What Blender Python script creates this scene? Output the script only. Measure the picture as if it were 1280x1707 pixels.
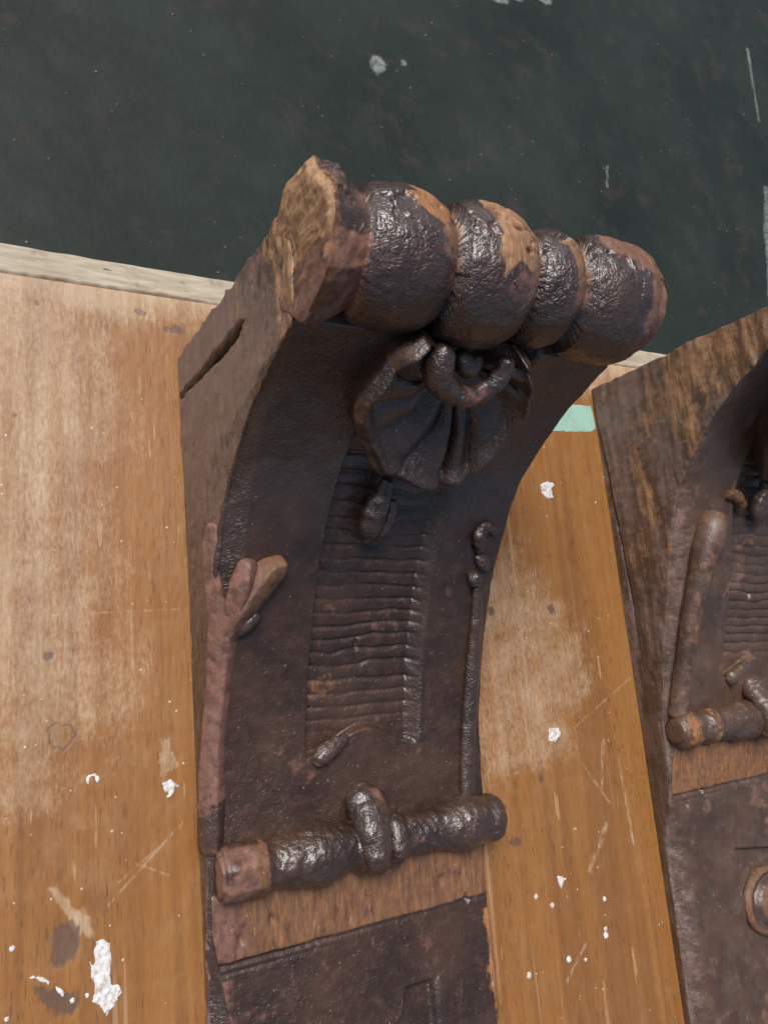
import bpy, math, random
import numpy as np
from mathutils import Matrix, Vector

# ------------------------------------------------------------------ scene, camera, light
S = bpy.context.scene
COL = S.collection
for o in list(bpy.data.objects):
    bpy.data.objects.remove(o)

cam_d = bpy.data.cameras.new("camera")
cam = bpy.data.objects.new("camera", cam_d)
COL.objects.link(cam)
cam_d.sensor_fit = 'VERTICAL'
cam_d.sensor_height = 36.0
cam_d.lens = 27.67
cam_d.clip_start = 0.01
cam_d.clip_end = 60
Rm = ((0.8694082925, -0.0175010760, -0.4937842983),
      (-0.0888223772, 0.9775558073, -0.1910372440),
      (0.4860450657, 0.2099484603, 0.8483406380))
M = Matrix([list(Rm[0]) + [-0.1186], list(Rm[1]) + [-0.1812], list(Rm[2]) + [0.42], [0, 0, 0, 1]])
cam.matrix_world = M
S.camera = cam

W_ = bpy.data.worlds.new("World")
S.world = W_
W_.use_nodes = True
wn = W_.node_tree
wn.nodes.clear()
sky = wn.nodes.new("ShaderNodeTexSky")
sky.sky_type = 'NISHITA'
sky.sun_disc = False
SUN_EL, SUN_AZ = math.radians(57), math.radians(-38)      # azimuth from +Y towards +X
sky.sun_elevation = SUN_EL
sky.sun_rotation = SUN_AZ
sky.air_density = 1.0
sky.dust_density = 3.0
bg = wn.nodes.new("ShaderNodeBackground")
bg.inputs[1].default_value = 0.080
wo = wn.nodes.new("ShaderNodeOutputWorld")
hs = wn.nodes.new("ShaderNodeHueSaturation")      # thin cloud: a greyer sky
hs.inputs["Saturation"].default_value = 1.0
wn.links.new(sky.outputs[0], hs.inputs["Color"])
wn.links.new(hs.outputs[0], bg.inputs[0])
wn.links.new(bg.outputs[0], wo.inputs[0])

sun_d = bpy.data.lights.new("sun", 'SUN')
sun_d.energy = 2.8
sun_d.angle = math.radians(34)
sun_d.color = (1.0, 0.985, 0.965)
sun = bpy.data.objects.new("sun", sun_d)
COL.objects.link(sun)
sd = Vector((math.sin(SUN_AZ) * math.cos(SUN_EL), math.cos(SUN_AZ) * math.cos(SUN_EL), math.sin(SUN_EL)))
sun.rotation_euler = sd.to_track_quat('Z', 'Y').to_euler()

S.view_settings.view_transform = 'Standard'
S.view_settings.look = 'None'
S.view_settings.gamma = 1.0
S.view_settings.use_curve_mapping = False
S.view_settings.exposure = 0.36

# ------------------------------------------------------------------ noise and small maths
def vnoise(P, freq, seed=0):
    """value noise in -1..1; P (...,3), freq scalar or 3-tuple (cycles per metre)"""
    Q = np.asarray(P, dtype=np.float64) * np.asarray(freq, dtype=np.float64) + 1000.37 + seed * 17.13
    I = np.floor(Q).astype(np.int64)
    f = Q - I
    f = f * f * f * (f * (f * 6 - 15) + 10)
    def hsh(i, j, k):
        n = (i * 73856093) ^ (j * 19349663) ^ (k * 83492791) ^ (seed * 2654435761)
        n = (n ^ (n >> 13)) * 1274126177
        n = n & 0x7fffffff
        n = (n ^ (n >> 16)) * 668265263
        return ((n & 0xffffff) / float(0xffffff)) * 2 - 1
    i, j, k = I[..., 0], I[..., 1], I[..., 2]
    u, v, w = f[..., 0], f[..., 1], f[..., 2]
    r = 0
    for a in (0, 1):
        for b in (0, 1):
            for c in (0, 1):
                r = r + hsh(i + a, j + b, k + c) * (u if a else 1 - u) * (v if b else 1 - v) * (w if c else 1 - w)
    return r

def fbm(P, freq, seed=0, octv=4, gain=0.5):
    fr = np.asarray(freq, dtype=np.float64)
    a, s, r = 1.0, 0.0, 0
    for o in range(octv):
        r = r + a * vnoise(P, fr, seed + o * 7)
        s += a
        a *= gain
        fr = fr * 2.03
    return r / s

def sst(a, b, x):
    t = np.clip((x - a) / (b - a), 0, 1)
    return t * t * (3 - 2 * t)

def blob(P2, c, r, nz=0):
    """soft disc mask: 1 inside; P2 (...,2)"""
    r = np.asarray(r, dtype=float) * np.ones(2)
    d = np.sqrt(((P2[..., 0] - c[0]) / r[0]) ** 2 + ((P2[..., 1] - c[1]) / r[1]) ** 2) + nz
    return 1 - sst(0.75, 1.1, d)

def segd(P2, a, b):
    a = np.array(a, float); b = np.array(b, float)
    ab = b - a
    t = np.clip(((P2 - a) @ ab) / (ab @ ab), 0, 1)
    return np.linalg.norm(P2 - (a + t[..., None] * ab), axis=-1)

def polysd(P2, poly):
    """signed distance to a polygon (negative inside)"""
    n = len(poly)
    d = np.full(P2.shape[:-1], 1e9)
    ins = np.zeros(P2.shape[:-1], bool)
    for i in range(n):
        a, b = poly[i], poly[(i + 1) % n]
        d = np.minimum(d, segd(P2, a, b))
        with np.errstate(divide='ignore', invalid='ignore'):
            c = ((a[1] > P2[..., 1]) != (b[1] > P2[..., 1])) & \
                (P2[..., 0] < (b[0] - a[0]) * (P2[..., 1] - a[1]) / ((b[1] - a[1]) if b[1] != a[1] else 1e-12) + a[0])
        ins ^= c
    return np.where(ins, -d, d)

def grid_normals(P, flip=False):
    du = np.gradient(P, axis=1); dv = np.gradient(P, axis=0)
    N = np.cross(du, dv)
    l = np.linalg.norm(N, axis=-1, keepdims=True)
    N = N / np.maximum(l, 1e-12)
    return -N if flip else N

def catmull(pts, n):
    pts = np.array(pts, float)
    m = len(pts)
    t = np.linspace(0, m - 1, n)
    i = np.clip(np.floor(t).astype(int), 0, m - 2)
    f = (t - i)[:, None]
    g = lambda k: pts[np.clip(k, 0, m - 1)]
    p0, p1, p2, p3 = g(i - 1), g(i), g(i + 1), g(i + 2)
    return 0.5 * (2 * p1 + (p2 - p0) * f + (2 * p0 - 5 * p1 + 4 * p2 - p3) * f ** 2 + (3 * p1 - p0 - 3 * p2 + p3) * f ** 3)

# ------------------------------------------------------------------ mesh building
def mesh_from(name, V, Fq, mat, parent=None, colors=None, smooth=True, tris=None):
    me = bpy.data.meshes.new(name)
    V = np.asarray(V, np.float32).reshape(-1, 3)
    Fq = np.asarray(Fq, np.int32).reshape(-1, 4)
    nq = len(Fq)
    T = np.asarray(tris if tris is not None else [], np.int32).reshape(-1, 3)
    me.vertices.add(len(V))
    me.vertices.foreach_set("co", V.ravel())
    me.loops.add(nq * 4 + len(T) * 3)
    me.loops.foreach_set("vertex_index", np.concatenate([Fq.ravel(), T.ravel()]))
    me.polygons.add(nq + len(T))
    st = np.concatenate([np.arange(nq) * 4, nq * 4 + np.arange(len(T)) * 3]).astype(np.int32)
    me.polygons.foreach_set("loop_start", st)
    me.update(calc_edges=True)
    me.validate()
    me.polygons.foreach_set("use_smooth", np.ones(len(me.polygons), bool) if smooth else np.zeros(len(me.polygons), bool))
    at = me.color_attributes.new("wear", 'FLOAT_COLOR', 'POINT')
    c = np.zeros((len(V), 4), np.float32)
    c[:, 3] = 1
    if colors is not None:
        colors = np.clip(np.asarray(colors, np.float32).reshape(len(V), -1), 0, 1)
        c[:, :colors.shape[1]] = colors
    at.data.foreach_set("color", c.ravel())
    me.materials.append(mat)
    o = bpy.data.objects.new(name, me)
    COL.objects.link(o)
    if parent:
        o.parent = parent
    return o

def grid_faces(nv, nu, off=0, wrap=False):
    a = np.arange(nv - 1)[:, None] * nu
    b = np.arange(nu if wrap else nu - 1)[None, :]
    b2 = (b + 1) % nu
    q = np.stack([a + b, a + b2, a + nu + b2, a + nu + b], -1).reshape(-1, 4)
    return q + off

def tag(o, label=None, cat=None, group=None, kind=None):
    if label: o["label"] = label
    if cat: o["category"] = cat
    if group: o["group"] = group
    if kind: o["kind"] = kind
    return o

def tube(name, pts, rad, mat, parent, n=70, m=32, up=(0, 0, 1), flat=1.0, amp=0.0, freq=200, seed=3, colf=None, facet=0):
    """swept tube along a smooth path, closed with rounded ends; flat squashes it along `up`"""
    C = catmull(pts, n)
    r = catmull(np.array(rad, float)[:, None], n)[:, 0]
    e = np.linspace(0, 1, n)
    L = np.linalg.norm(np.diff(C, axis=0), axis=1).sum()
    d0 = e * L; d1 = (1 - e) * L
    r = r * np.sqrt(np.clip(1 - np.clip(1 - d0 / (r + 1e-9), 0, 1) ** 2, 0.0004, 1)) * np.sqrt(np.clip(1 - np.clip(1 - d1 / (r + 1e-9), 0, 1) ** 2, 0.0004, 1))
    T = np.gradient(C, axis=0); T /= np.linalg.norm(T, axis=1, keepdims=True) + 1e-12
    up = np.array(up, float)
    A = np.cross(T, up); A /= np.linalg.norm(A, axis=1, keepdims=True) + 1e-12
    B = np.cross(A, T)
    th = np.arange(m) / m * 2 * math.pi
    ca, sa = np.cos(th), np.sin(th)
    if facet:
        k = facet
        q = (th % (2 * math.pi / k)) - math.pi / k
        f = math.cos(math.pi / k) / np.cos(q)
        f = 0.35 + 0.65 * f
        ca, sa = ca * f, sa * f
    P = C[:, None, :] + r[:, None, None] * (ca[None, :, None] * A[:, None, :] + flat * sa[None, :, None] * B[:, None, :])
    N = P - C[:, None, :]
    N /= np.linalg.norm(N, axis=-1, keepdims=True) + 1e-12
    if amp:
        P = P + N * (fbm(P, freq, seed, 3) * amp)[..., None]
    V = np.concatenate([P.reshape(-1, 3), C[:1], C[-1:]])
    F = grid_faces(n, m, wrap=True)[:, ::-1]
    k0 = n * m
    tr = [(k0, i, (i + 1) % m) for i in range(m)] + [(k0 + 1, (n - 1) * m + (i + 1) % m, (n - 1) * m + i) for i in range(m)]
    col = colf(V) if colf else np.stack([V[:, 0] * 0, V[:, 0] * 0, V[:, 0] * 0 + 0.8], -1)
    return mesh_from(name, V, F, mat, parent, col, tris=tr)

# ------------------------------------------------------------------ materials
def nd(nt, t, **kw):
    n = nt.nodes.new(t)
    for k, v in kw.items():
        setattr(n, k, v)
    return n

def new_mat(name):
    m = bpy.data.materials.new(name)
    m.use_nodes = True
    m.node_tree.nodes.clear()
    nt = m.node_tree
    out = nd(nt, "ShaderNodeOutputMaterial")
    b = nd(nt, "ShaderNodeBsdfPrincipled")
    nt.links.new(b.outputs[0], out.inputs[0])
    return m, nt, b

def mixc(nt, fac, a, b, mode='MIX'):
    n = nd(nt, "ShaderNodeMix", data_type='RGBA', blend_type=mode)
    for s, v in ((0, fac), (6, a), (7, b)):
        if hasattr(v, "links"): nt.links.new(v, n.inputs[s])
        else: n.inputs[s].default_value = v if s == 0 else (*v, 1) if len(v) == 3 else v
    return n.outputs[2]

def mth(nt, op, a, b=0.0, clamp=False):
    n = nd(nt, "ShaderNodeMath", operation=op)
    n.use_clamp = clamp
    for s, v in ((0, a), (1, b)):
        if hasattr(v, "links"): nt.links.new(v, n.inputs[s])
        else: n.inputs[s].default_value = v
    return n.outputs[0]

def noise(nt, vec, scale, detail=4, rough=0.55, dist=0.0):
    n = nd(nt, "ShaderNodeTexNoise")
    n.inputs["Scale"].default_value = scale
    n.inputs["Detail"].default_value = detail
    n.inputs["Roughness"].default_value = rough
    n.inputs["Distortion"].default_value = dist
    nt.links.new(vec, n.inputs["Vector"])
    return n.outputs[0]

def ramp(nt, fac, stops):
    n = nd(nt, "ShaderNodeValToRGB")
    e = n.color_ramp.elements
    while len(e) < len(stops): e.new(0.5)
    for i, (p, c) in enumerate(stops):
        e[i].position = p
        e[i].color = (*c, 1) if isinstance(c, tuple) else (c, c, c, 1)
    nt.links.new(fac, n.inputs[0])
    return n.outputs[0]

def mapping(nt, scale=(1, 1, 1), loc=(0, 0, 0), rot=(0, 0, 0)):
    tc = nd(nt, "ShaderNodeTexCoord")
    mp = nd(nt, "ShaderNodeMapping")
    mp.inputs["Scale"].default_value = scale
    mp.inputs["Location"].default_value = loc
    mp.inputs["Rotation"].default_value = rot
    nt.links.new(tc.outputs["Object"], mp.inputs[0])
    return mp.outputs[0]

def bump(nt, h, strength, dist, prev=None):
    n = nd(nt, "ShaderNodeBump")
    if hasattr(strength, "links"): nt.links.new(strength, n.inputs["Strength"])
    else: n.inputs["Strength"].default_value = strength
    n.inputs["Distance"].default_value = dist
    nt.links.new(h, n.inputs["Height"])
    if prev is not None: nt.links.new(prev, n.inputs["Normal"])
    return n.outputs[0]

def wood_carving_material(name, base=(0.028, 0.0138, 0.0082), base2=(0.064, 0.0315, 0.0175), pink=(0.200, 0.092, 0.062),
                          raw=(0.34, 0.145, 0.055), pale=(0.52, 0.33, 0.17), rough=0.42, crack=1.0, dusty=0.0, coat=1.0):
    """old dark varnish, alligatored; attribute wear: R raw orange wood, G reddish rubbed primer, B coarse crackle, A unused"""
    m, nt, b = new_mat(name)
    at = nd(nt, "ShaderNodeVertexColor"); at.layer_name = "wear"
    sp = nd(nt, "ShaderNodeSeparateColor"); nt.links.new(at.outputs[0], sp.inputs[0])
    R, G, B = sp.outputs
    v = mapping(nt)
    vs = mapping(nt, (1, 0.16, 1))
    n1 = noise(nt, v, 26, 5, 0.6)
    n2 = noise(nt, v, 160, 4, 0.6)
    ng = noise(nt, vs, 420, 5, 0.65, 0.4)
    nf = noise(nt, v, 900, 3, 0.6)
    # varnish colour
    c = mixc(nt, ramp(nt, n1, [(0.38, 0.0), (0.68, 1.0)]), base, base2)
    c = mixc(nt, mth(nt, 'MULTIPLY', ramp(nt, n2, [(0.5, 0.0), (0.75, 1.0)]), 0.45), c, (0.11, 0.045, 0.028))
    # rubbed primer
    cp = mixc(nt, ramp(nt, n2, [(0.3, 0.0), (0.7, 1.0)]), tuple(x * 0.55 for x in pink), tuple(x * 1.25 for x in pink))
    cp = mixc(nt, mth(nt, 'MULTIPLY', ramp(nt, ng, [(0.50, 0.0), (0.66, 1.0)]), 0.55), cp, (0.085, 0.040, 0.026))
    cp = mixc(nt, mth(nt, 'MULTIPLY', ramp(nt, nf, [(0.56, 0.0), (0.66, 1.0)]), 0.6), cp, base2)
    cp = mixc(nt, mth(nt, 'SUBTRACT', 1.0, at.outputs[1]), cp, mixc(nt, n1, (0.105, 0.072, 0.060), (0.19, 0.145, 0.125)))
    # raw wood with grain
    cr = mixc(nt, ramp(nt, ng, [(0.32, 0.0), (0.66, 1.0)]), tuple(x * 0.42 for x in raw), raw)
    cr = mixc(nt, mth(nt, 'MULTIPLY', ramp(nt, noise(nt, vs, 900, 3), [(0.58, 0.0), (0.72, 1.0)]), 0.7), cr, pale)
    cr = mixc(nt, mth(nt, 'MULTIPLY', mth(nt, 'SUBTRACT', 1.0, at.outputs[1]), ramp(nt, ng, [(0.36, 0.25), (0.60, 0.85)])), cr, (0.46, 0.31, 0.17))
    cr = mixc(nt, mth(nt, 'MULTIPLY', G, 0.78, True), cr, mixc(nt, ramp(nt, ng, [(0.35, 0.0), (0.65, 1.0)]), (0.060, 0.026, 0.013), (0.150, 0.068, 0.030)))
    brk = mth(nt, 'ADD', mth(nt, 'MULTIPLY', mth(nt, 'SUBTRACT', n2, 0.5), 1.1), mth(nt, 'MULTIPLY', mth(nt, 'SUBTRACT', ng, 0.5), 0.8))
    mg = ramp(nt, mth(nt, 'ADD', G, brk), [(0.28, 0.0), (0.72, 1.0)])
    mr = ramp(nt, mth(nt, 'ADD', R, brk), [(0.30, 0.0), (0.74, 1.0)])
    c = mixc(nt, mg, c, cp)
    c = mixc(nt, mr, c, cr)
    if dusty:
        nd_ = ramp(nt, noise(nt, v, 60, 6, 0.7), [(0.45, 0.0), (0.75, 1.0)])
        c = mixc(nt, mth(nt, 'MULTIPLY', nd_, dusty), c, (0.19, 0.14, 0.10))
    # sparse pale specks (lint and dust)
    vo = nd(nt, "ShaderNodeTexVoronoi"); vo.inputs["Scale"].default_value = 260
    nt.links.new(v, vo.inputs["Vector"])
    spk = mth(nt, 'MULTIPLY', mth(nt, 'LESS_THAN', vo.outputs["Distance"], 0.11), ramp(nt, noise(nt, v, 120, 2), [(0.55, 0.0), (0.62, 1.0)]))
    c = mixc(nt, mth(nt, 'MULTIPLY', spk, 0.5), c, (0.42, 0.34, 0.27))
    nt.links.new(c, b.inputs["Base Color"])
    worn = mth(nt, 'MAXIMUM', mg, mr)
    ro = mth(nt, 'ADD', rough, mth(nt, 'MULTIPLY', worn, 0.20))
    ro = mth(nt, 'ADD', ro, mth(nt, 'MULTIPLY', mth(nt, 'SUBTRACT', n2, 0.5), 0.25))
    ro = mth(nt, 'ADD', ro, mth(nt, 'MULTIPLY', mr, 0.12), True)
    nt.links.new(ro, b.inputs["Roughness"])
    b.inputs["Specular IOR Level"].default_value = 0.55
    # alligatored varnish: irregular pimples, coarser where B is set
    keep = mth(nt, 'SUBTRACT', 1.0, mth(nt, 'MULTIPLY', worn, 0.82))
    dv = nd(nt, "ShaderNodeMixRGB"); dv.inputs[0].default_value = 0.006
    nt.links.new(v, dv.inputs[1])
    nn = nd(nt, "ShaderNodeTexNoise"); nn.inputs["Scale"].default_value = 300; nt.links.new(v, nn.inputs["Vector"])
    nt.links.new(nn.outputs[1], dv.inputs[2])
    vc = nd(nt, "ShaderNodeTexVoronoi", feature='SMOOTH_F1'); vc.inputs["Scale"].default_value = 430
    vc.inputs["Smoothness"].default_value = 0.35
    nt.links.new(dv.outputs[0], vc.inputs["Vector"])
    ve = nd(nt, "ShaderNodeTexVoronoi", feature='DISTANCE_TO_EDGE'); ve.inputs["Scale"].default_value = 330
    nt.links.new(dv.outputs[0], ve.inputs["Vector"])
    pim = ramp(nt, vc.outputs["Distance"], [(0.08, 1.0), (0.38, 0.0)])
    alg = ramp(nt, ve.outputs["Distance"], [(0.0, 0.0), (0.22, 1.0)])
    nb = noise(nt, v, 520, 3, 0.6)
    h1 = mixc(nt, B, mixc(nt, 0.5, pim, nb), mixc(nt, 0.35, alg, nb))
    keep = mth(nt, 'MULTIPLY', keep, ramp(nt, noise(nt, v, 45, 3), [(0.35, 0.45), (0.65, 1.0)]))
    st = mth(nt, 'MULTIPLY', keep, mth(nt, 'MULTIPLY', mth(nt, 'ADD', 0.50, mth(nt, 'MULTIPLY', B, 0.12)), crack))
    nrm = bump(nt, h1, st, 0.0011)
    nrm = bump(nt, n2, 0.35, 0.0012, nrm)
    nrm = bump(nt, ng, mth(nt, 'ADD', mth(nt, 'MULTIPLY', worn, 0.45), 0.06), 0.0005, nrm)
    nt.links.new(nrm, b.inputs["Normal"])
    # thin gloss of old varnish, gone where the wood is rubbed bare
    cn = bump(nt, h1, mth(nt, 'MULTIPLY', keep, 0.28 * crack), 0.0008)
    cn = bump(nt, n2, 0.30, 0.0010, cn)
    nt.links.new(cn, b.inputs["Coat Normal"])
    nt.links.new(mth(nt, 'MULTIPLY', mth(nt, 'SUBTRACT', 1.0, mth(nt, 'MULTIPLY', worn, 0.8)), mth(nt, 'MULTIPLY', mth(nt, 'ADD', 0.30, mth(nt, 'MULTIPLY', B, 0.70)), coat)), b.inputs["Coat Weight"])
    b.inputs["Coat Roughness"].default_value = 0.27
    return m

MAT_A = wood_carving_material("dark_alligatored_varnish")
MAT_B = wood_carving_material("brown_worn_varnish", base=(0.052, 0.029, 0.018), base2=(0.098, 0.052, 0.030),
                              pink=(0.155, 0.082, 0.056), raw=(0.32, 0.125, 0.038), rough=0.42, crack=0.45, dusty=0.30, coat=0.35)

def board_material():
    """attribute wear: R pale scuffs and painted sky sheen, G dark stain, B mint/grey-white (see second attribute in A)"""
    m, nt, b = new_mat("orange_varnished_plywood")
    at = nd(nt, "ShaderNodeVertexColor"); at.layer_name = "wear"
    sp = nd(nt, "ShaderNodeSeparateColor"); nt.links.new(at.outputs[0], sp.inputs[0])
    R, G, B = sp.outputs
    v = mapping(nt)
    vs = mapping(nt, (1, 0.045, 1))
    vs2 = mapping(nt, (1, 0.10, 1), (3, 1, 2))
    g1 = noise(nt, vs, 160, 6, 0.6, 0.3)
    g2 = noise(nt, vs2, 900, 4, 0.65)
    n1 = noise(nt, v, 9, 5, 0.6)
    n2 = noise(nt, v, 55, 5, 0.65)
    c = mixc(nt, ramp(nt, g1, [(0.3, 0.0), (0.7, 1.0)]), (0.215, 0.082, 0.018), (0.315, 0.135, 0.031))
    c = mixc(nt, mth(nt, 'MULTIPLY', ramp(nt, n1, [(0.35, 0.0), (0.7, 1.0)]), 0.55), c, (0.27, 0.125, 0.036))
    c = mixc(nt, mth(nt, 'MULTIPLY', ramp(nt, n2, [(0.5, 0.0), (0.8, 1.0)]), 0.35), c, (0.34, 0.185, 0.075))
    fig = noise(nt, mapping(nt, (1, 0.025, 1), (2, 5, 0)), 70, 5, 0.55, 0.6)
    c = mixc(nt, mth(nt, 'MULTIPLY', ramp(nt, fig, [(0.46, 0.0), (0.62, 1.0)]), 0.40), c, (0.150, 0.058, 0.018))
    pore = ramp(nt, g2, [(0.54, 0.0), (0.64, 1.0)])
    pmod = ramp(nt, noise(nt, mapping(nt, (1, .2, 1)), 30, 4, 0.6), [(0.35, 0.10), (0.65, 0.80)])
    c = mixc(nt, mth(nt, 'MULTIPLY', pore, pmod), c, (0.095, 0.034, 0.012))
    # short pale nicks along the grain
    vn = mapping(nt, (1, 0.13, 1), (7, 3, 0))
    nk = ramp(nt, noise(nt, vn, 210, 2, 0.4), [(0.705, 0.0), (0.735, 1.0)])
    c = mixc(nt, mth(nt, 'MULTIPLY', nk, 0.35), c, (0.55, 0.36, 0.19))
    # scratches at odd angles
    for k, (rz, sc, th) in enumerate(((0.6, 120, .735), (-0.9, 95, .74), (1.35, 140, .745))):
        vv = mapping(nt, (1, 0.03, 1), (k * 5, k, 0), (0, 0, rz))
        s_ = ramp(nt, noise(nt, vv, sc, 2, 0.3), [(th, 0.0), (th + 0.02, 1.0)])
        c = mixc(nt, mth(nt, 'MULTIPLY', s_, 0.3), c, (0.50, 0.34, 0.20))
    brk = mth(nt, 'MULTIPLY', mth(nt, 'SUBTRACT', n2, 0.5), 0.5)
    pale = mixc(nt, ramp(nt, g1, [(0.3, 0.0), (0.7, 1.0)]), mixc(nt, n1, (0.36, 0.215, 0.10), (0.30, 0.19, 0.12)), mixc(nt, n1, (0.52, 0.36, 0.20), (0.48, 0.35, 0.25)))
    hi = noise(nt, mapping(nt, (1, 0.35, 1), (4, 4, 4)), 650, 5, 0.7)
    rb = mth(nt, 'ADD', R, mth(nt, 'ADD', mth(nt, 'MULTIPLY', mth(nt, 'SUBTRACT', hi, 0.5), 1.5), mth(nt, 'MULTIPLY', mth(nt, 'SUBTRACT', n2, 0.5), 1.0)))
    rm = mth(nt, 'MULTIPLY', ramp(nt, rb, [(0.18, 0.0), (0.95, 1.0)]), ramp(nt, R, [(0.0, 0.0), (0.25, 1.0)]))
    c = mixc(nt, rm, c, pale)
    gm_ = mth(nt, 'ADD', G, mth(nt, 'MULTIPLY', mth(nt, 'SUBTRACT', n2, 0.5), 1.2))
    gm_ = mth(nt, 'MULTIPLY', ramp(nt, gm_, [(0.25, 0.0), (0.75, 0.85)]), ramp(nt, G, [(0.0, 0.0), (0.2, 1.0)]))
    c = mixc(nt, gm_, c, mixc(nt, hi, (0.07, 0.034, 0.020), (0.15, 0.090, 0.062)))
    c = mixc(nt, ramp(nt, mth(nt, 'ADD', B, mth(nt, 'MULTIPLY', brk, 0.4)), [(0.45, 0.0), (0.55, 1.0)]), c, mixc(nt, ramp(nt, n2, [(0.45, 0.0), (0.7, 1.0)]), (0.29, 0.48, 0.38), (0.24, 0.34, 0.27)))
    vo = nd(nt, "ShaderNodeTexVoronoi"); vo.inputs["Scale"].default_value = 170
    nt.links.new(v, vo.inputs["Vector"])
    spk = mth(nt, 'MULTIPLY', mth(nt, 'LESS_THAN', vo.outputs["Distance"], 0.10), ramp(nt, noise(nt, v, 60, 2), [(0.54, 0.0), (0.6, 1.0)]))
    c = mixc(nt, mth(nt, 'MULTIPLY', spk, 0.8), c, (0.62, 0.50, 0.36))
    nt.links.new(c, b.inputs["Base Color"])
    ro = mth(nt, 'ADD', 0.40, mth(nt, 'MULTIPLY', mth(nt, 'SUBTRACT', n2, 0.4), 0.5))
    ro = mth(nt, 'ADD', ro, mth(nt, 'MULTIPLY', R, 0.15), True)
    nt.links.new(ro, b.inputs["Roughness"])
    b.inputs["Specular IOR Level"].default_value = 0.6
    nrm = bump(nt, g2, 0.25, -0.0004)
    nrm = bump(nt, n2, 0.2, 0.0008, nrm)
    nt.links.new(nrm, b.inputs["Normal"])
    return m

def strip_material():
    m, nt, b = new_mat("weathered_pale_edging")
    v = mapping(nt, (0.12, 1, 1))
    v0 = mapping(nt)
    n = noise(nt, v, 300, 6, 0.65)
    n2 = noise(nt, v0, 60, 5, 0.7)
    c = mixc(nt, ramp(nt, n, [(0.3, 0.0), (0.7, 1.0)]), (0.30, 0.235, 0.155), (0.50, 0.43, 0.32))
    c = mixc(nt, mth(nt, 'MULTIPLY', ramp(nt, n2, [(0.55, 0.0), (0.72, 1.0)]), 0.7), c, (0.16, 0.12, 0.075))
    c = mixc(nt, ramp(nt, noise(nt, v, 500, 3, 0.5), [(0.68, 0.0), (0.72, 1.0)]), c, (0.06, 0.045, 0.03))
    nt.links.new(c, b.inputs["Base Color"])
    b.inputs["Roughness"].default_value = 0.7
    nt.links.new(bump(nt, n, 0.4, 0.0008), b.inputs["Normal"])
    return m

def ground_material():
    m, nt, b = new_mat("dark_green_grey_painted_surface")
    at = nd(nt, "ShaderNodeVertexColor"); at.layer_name = "wear"
    sp = nd(nt, "ShaderNodeSeparateColor"); nt.links.new(at.outputs[0], sp.inputs[0])
    R = sp.outputs[0]
    v = mapping(nt)
    n1 = noise(nt, v, 7, 5, 0.6)
    n2 = noise(nt, v, 40, 5, 0.6)
    n3 = noise(nt, v, 260, 4, 0.6)
    c = mixc(nt, ramp(nt, n1, [(0.35, 0.0), (0.7, 1.0)]), (0.0075, 0.0125, 0.0095), (0.018, 0.026, 0.020))
    c = mixc(nt, mth(nt, 'MULTIPLY', ramp(nt, n2, [(0.55, 0.0), (0.76, 1.0)]), 0.6), c, (0.050, 0.034, 0.031))
    c = mixc(nt, mth(nt, 'MULTIPLY', ramp(nt, noise(nt, v, 22, 6, 0.7), [(0.50, 0.0), (0.78, 1.0)]), 0.22), c, (0.050, 0.060, 0.054))
    vo = nd(nt, "ShaderNodeTexVoronoi"); vo.inputs["Scale"].default_value = 90
    nt.links.new(v, vo.inputs["Vector"])
    spk = mth(nt, 'MULTIPLY', ramp(nt, vo.outputs["Distance"], [(0.05, 1.0), (0.12, 0.0)]), ramp(nt, n2, [(0.5, 0.0), (0.62, 1.0)]))
    c = mixc(nt, mth(nt, 'MULTIPLY', spk, 0.55), c, (0.20, 0.22, 0.20))
    vo2 = nd(nt, "ShaderNodeTexVoronoi"); vo2.inputs["Scale"].default_value = 240
    nt.links.new(v, vo2.inputs["Vector"])
    spk2 = mth(nt, 'MULTIPLY', ramp(nt, vo2.outputs["Distance"], [(0.06, 1.0), (0.14, 0.0)]), ramp(nt, noise(nt, v, 18, 3), [(0.5, 0.0), (0.6, 1.0)]))
    c = mixc(nt, mth(nt, 'MULTIPLY', spk2, 0.4), c, (0.11, 0.13, 0.12))
    c = mixc(nt, mth(nt, 'MULTIPLY', R, ramp(nt, n3, [(0.3, 0.2), (0.6, 1.0)])), c, (0.36, 0.38, 0.34))
    nt.links.new(c, b.inputs["Base Color"])
    nt.links.new(ramp(nt, n2, [(0.3, 0.60), (0.7, 0.75)]), b.inputs["Roughness"])
    b.inputs["Specular IOR Level"].default_value = 0.28
    nrm = bump(nt, n3, 0.3, 0.0008)
    nrm = bump(nt, spk2, 0.8, 0.0012, nrm)
    nrm = bump(nt, spk, 0.8, 0.0015, nrm)
    nrm = bump(nt, n1, 0.25, 0.006, nrm)
    nt.links.new(nrm, b.inputs["Normal"])
    return m

def paint_material():
    m, nt, b = new_mat("dried_white_paint")
    v = mapping(nt)
    n = noise(nt, v, 400, 5, 0.65)
    c = mixc(nt, ramp(nt, n, [(0.36, 0.0), (0.55, 1.0)]), (0.42, 0.35, 0.29), (0.72, 0.70, 0.68))
    c = mixc(nt, ramp(nt, noise(nt, v, 90, 3), [(0.5, 0.0), (0.7, 0.5)]), c, (0.45, 0.38, 0.31))
    nt.links.new(c, b.inputs["Base Color"])
    b.inputs["Roughness"].default_value = 0.45
    nt.links.new(bump(nt, n, 0.2, 0.0004), b.inputs["Normal"])
    return m

M_BOARD, M_STRIP, M_GROUND, M_PAINT = board_material(), strip_material(), ground_material(), paint_material()

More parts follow.
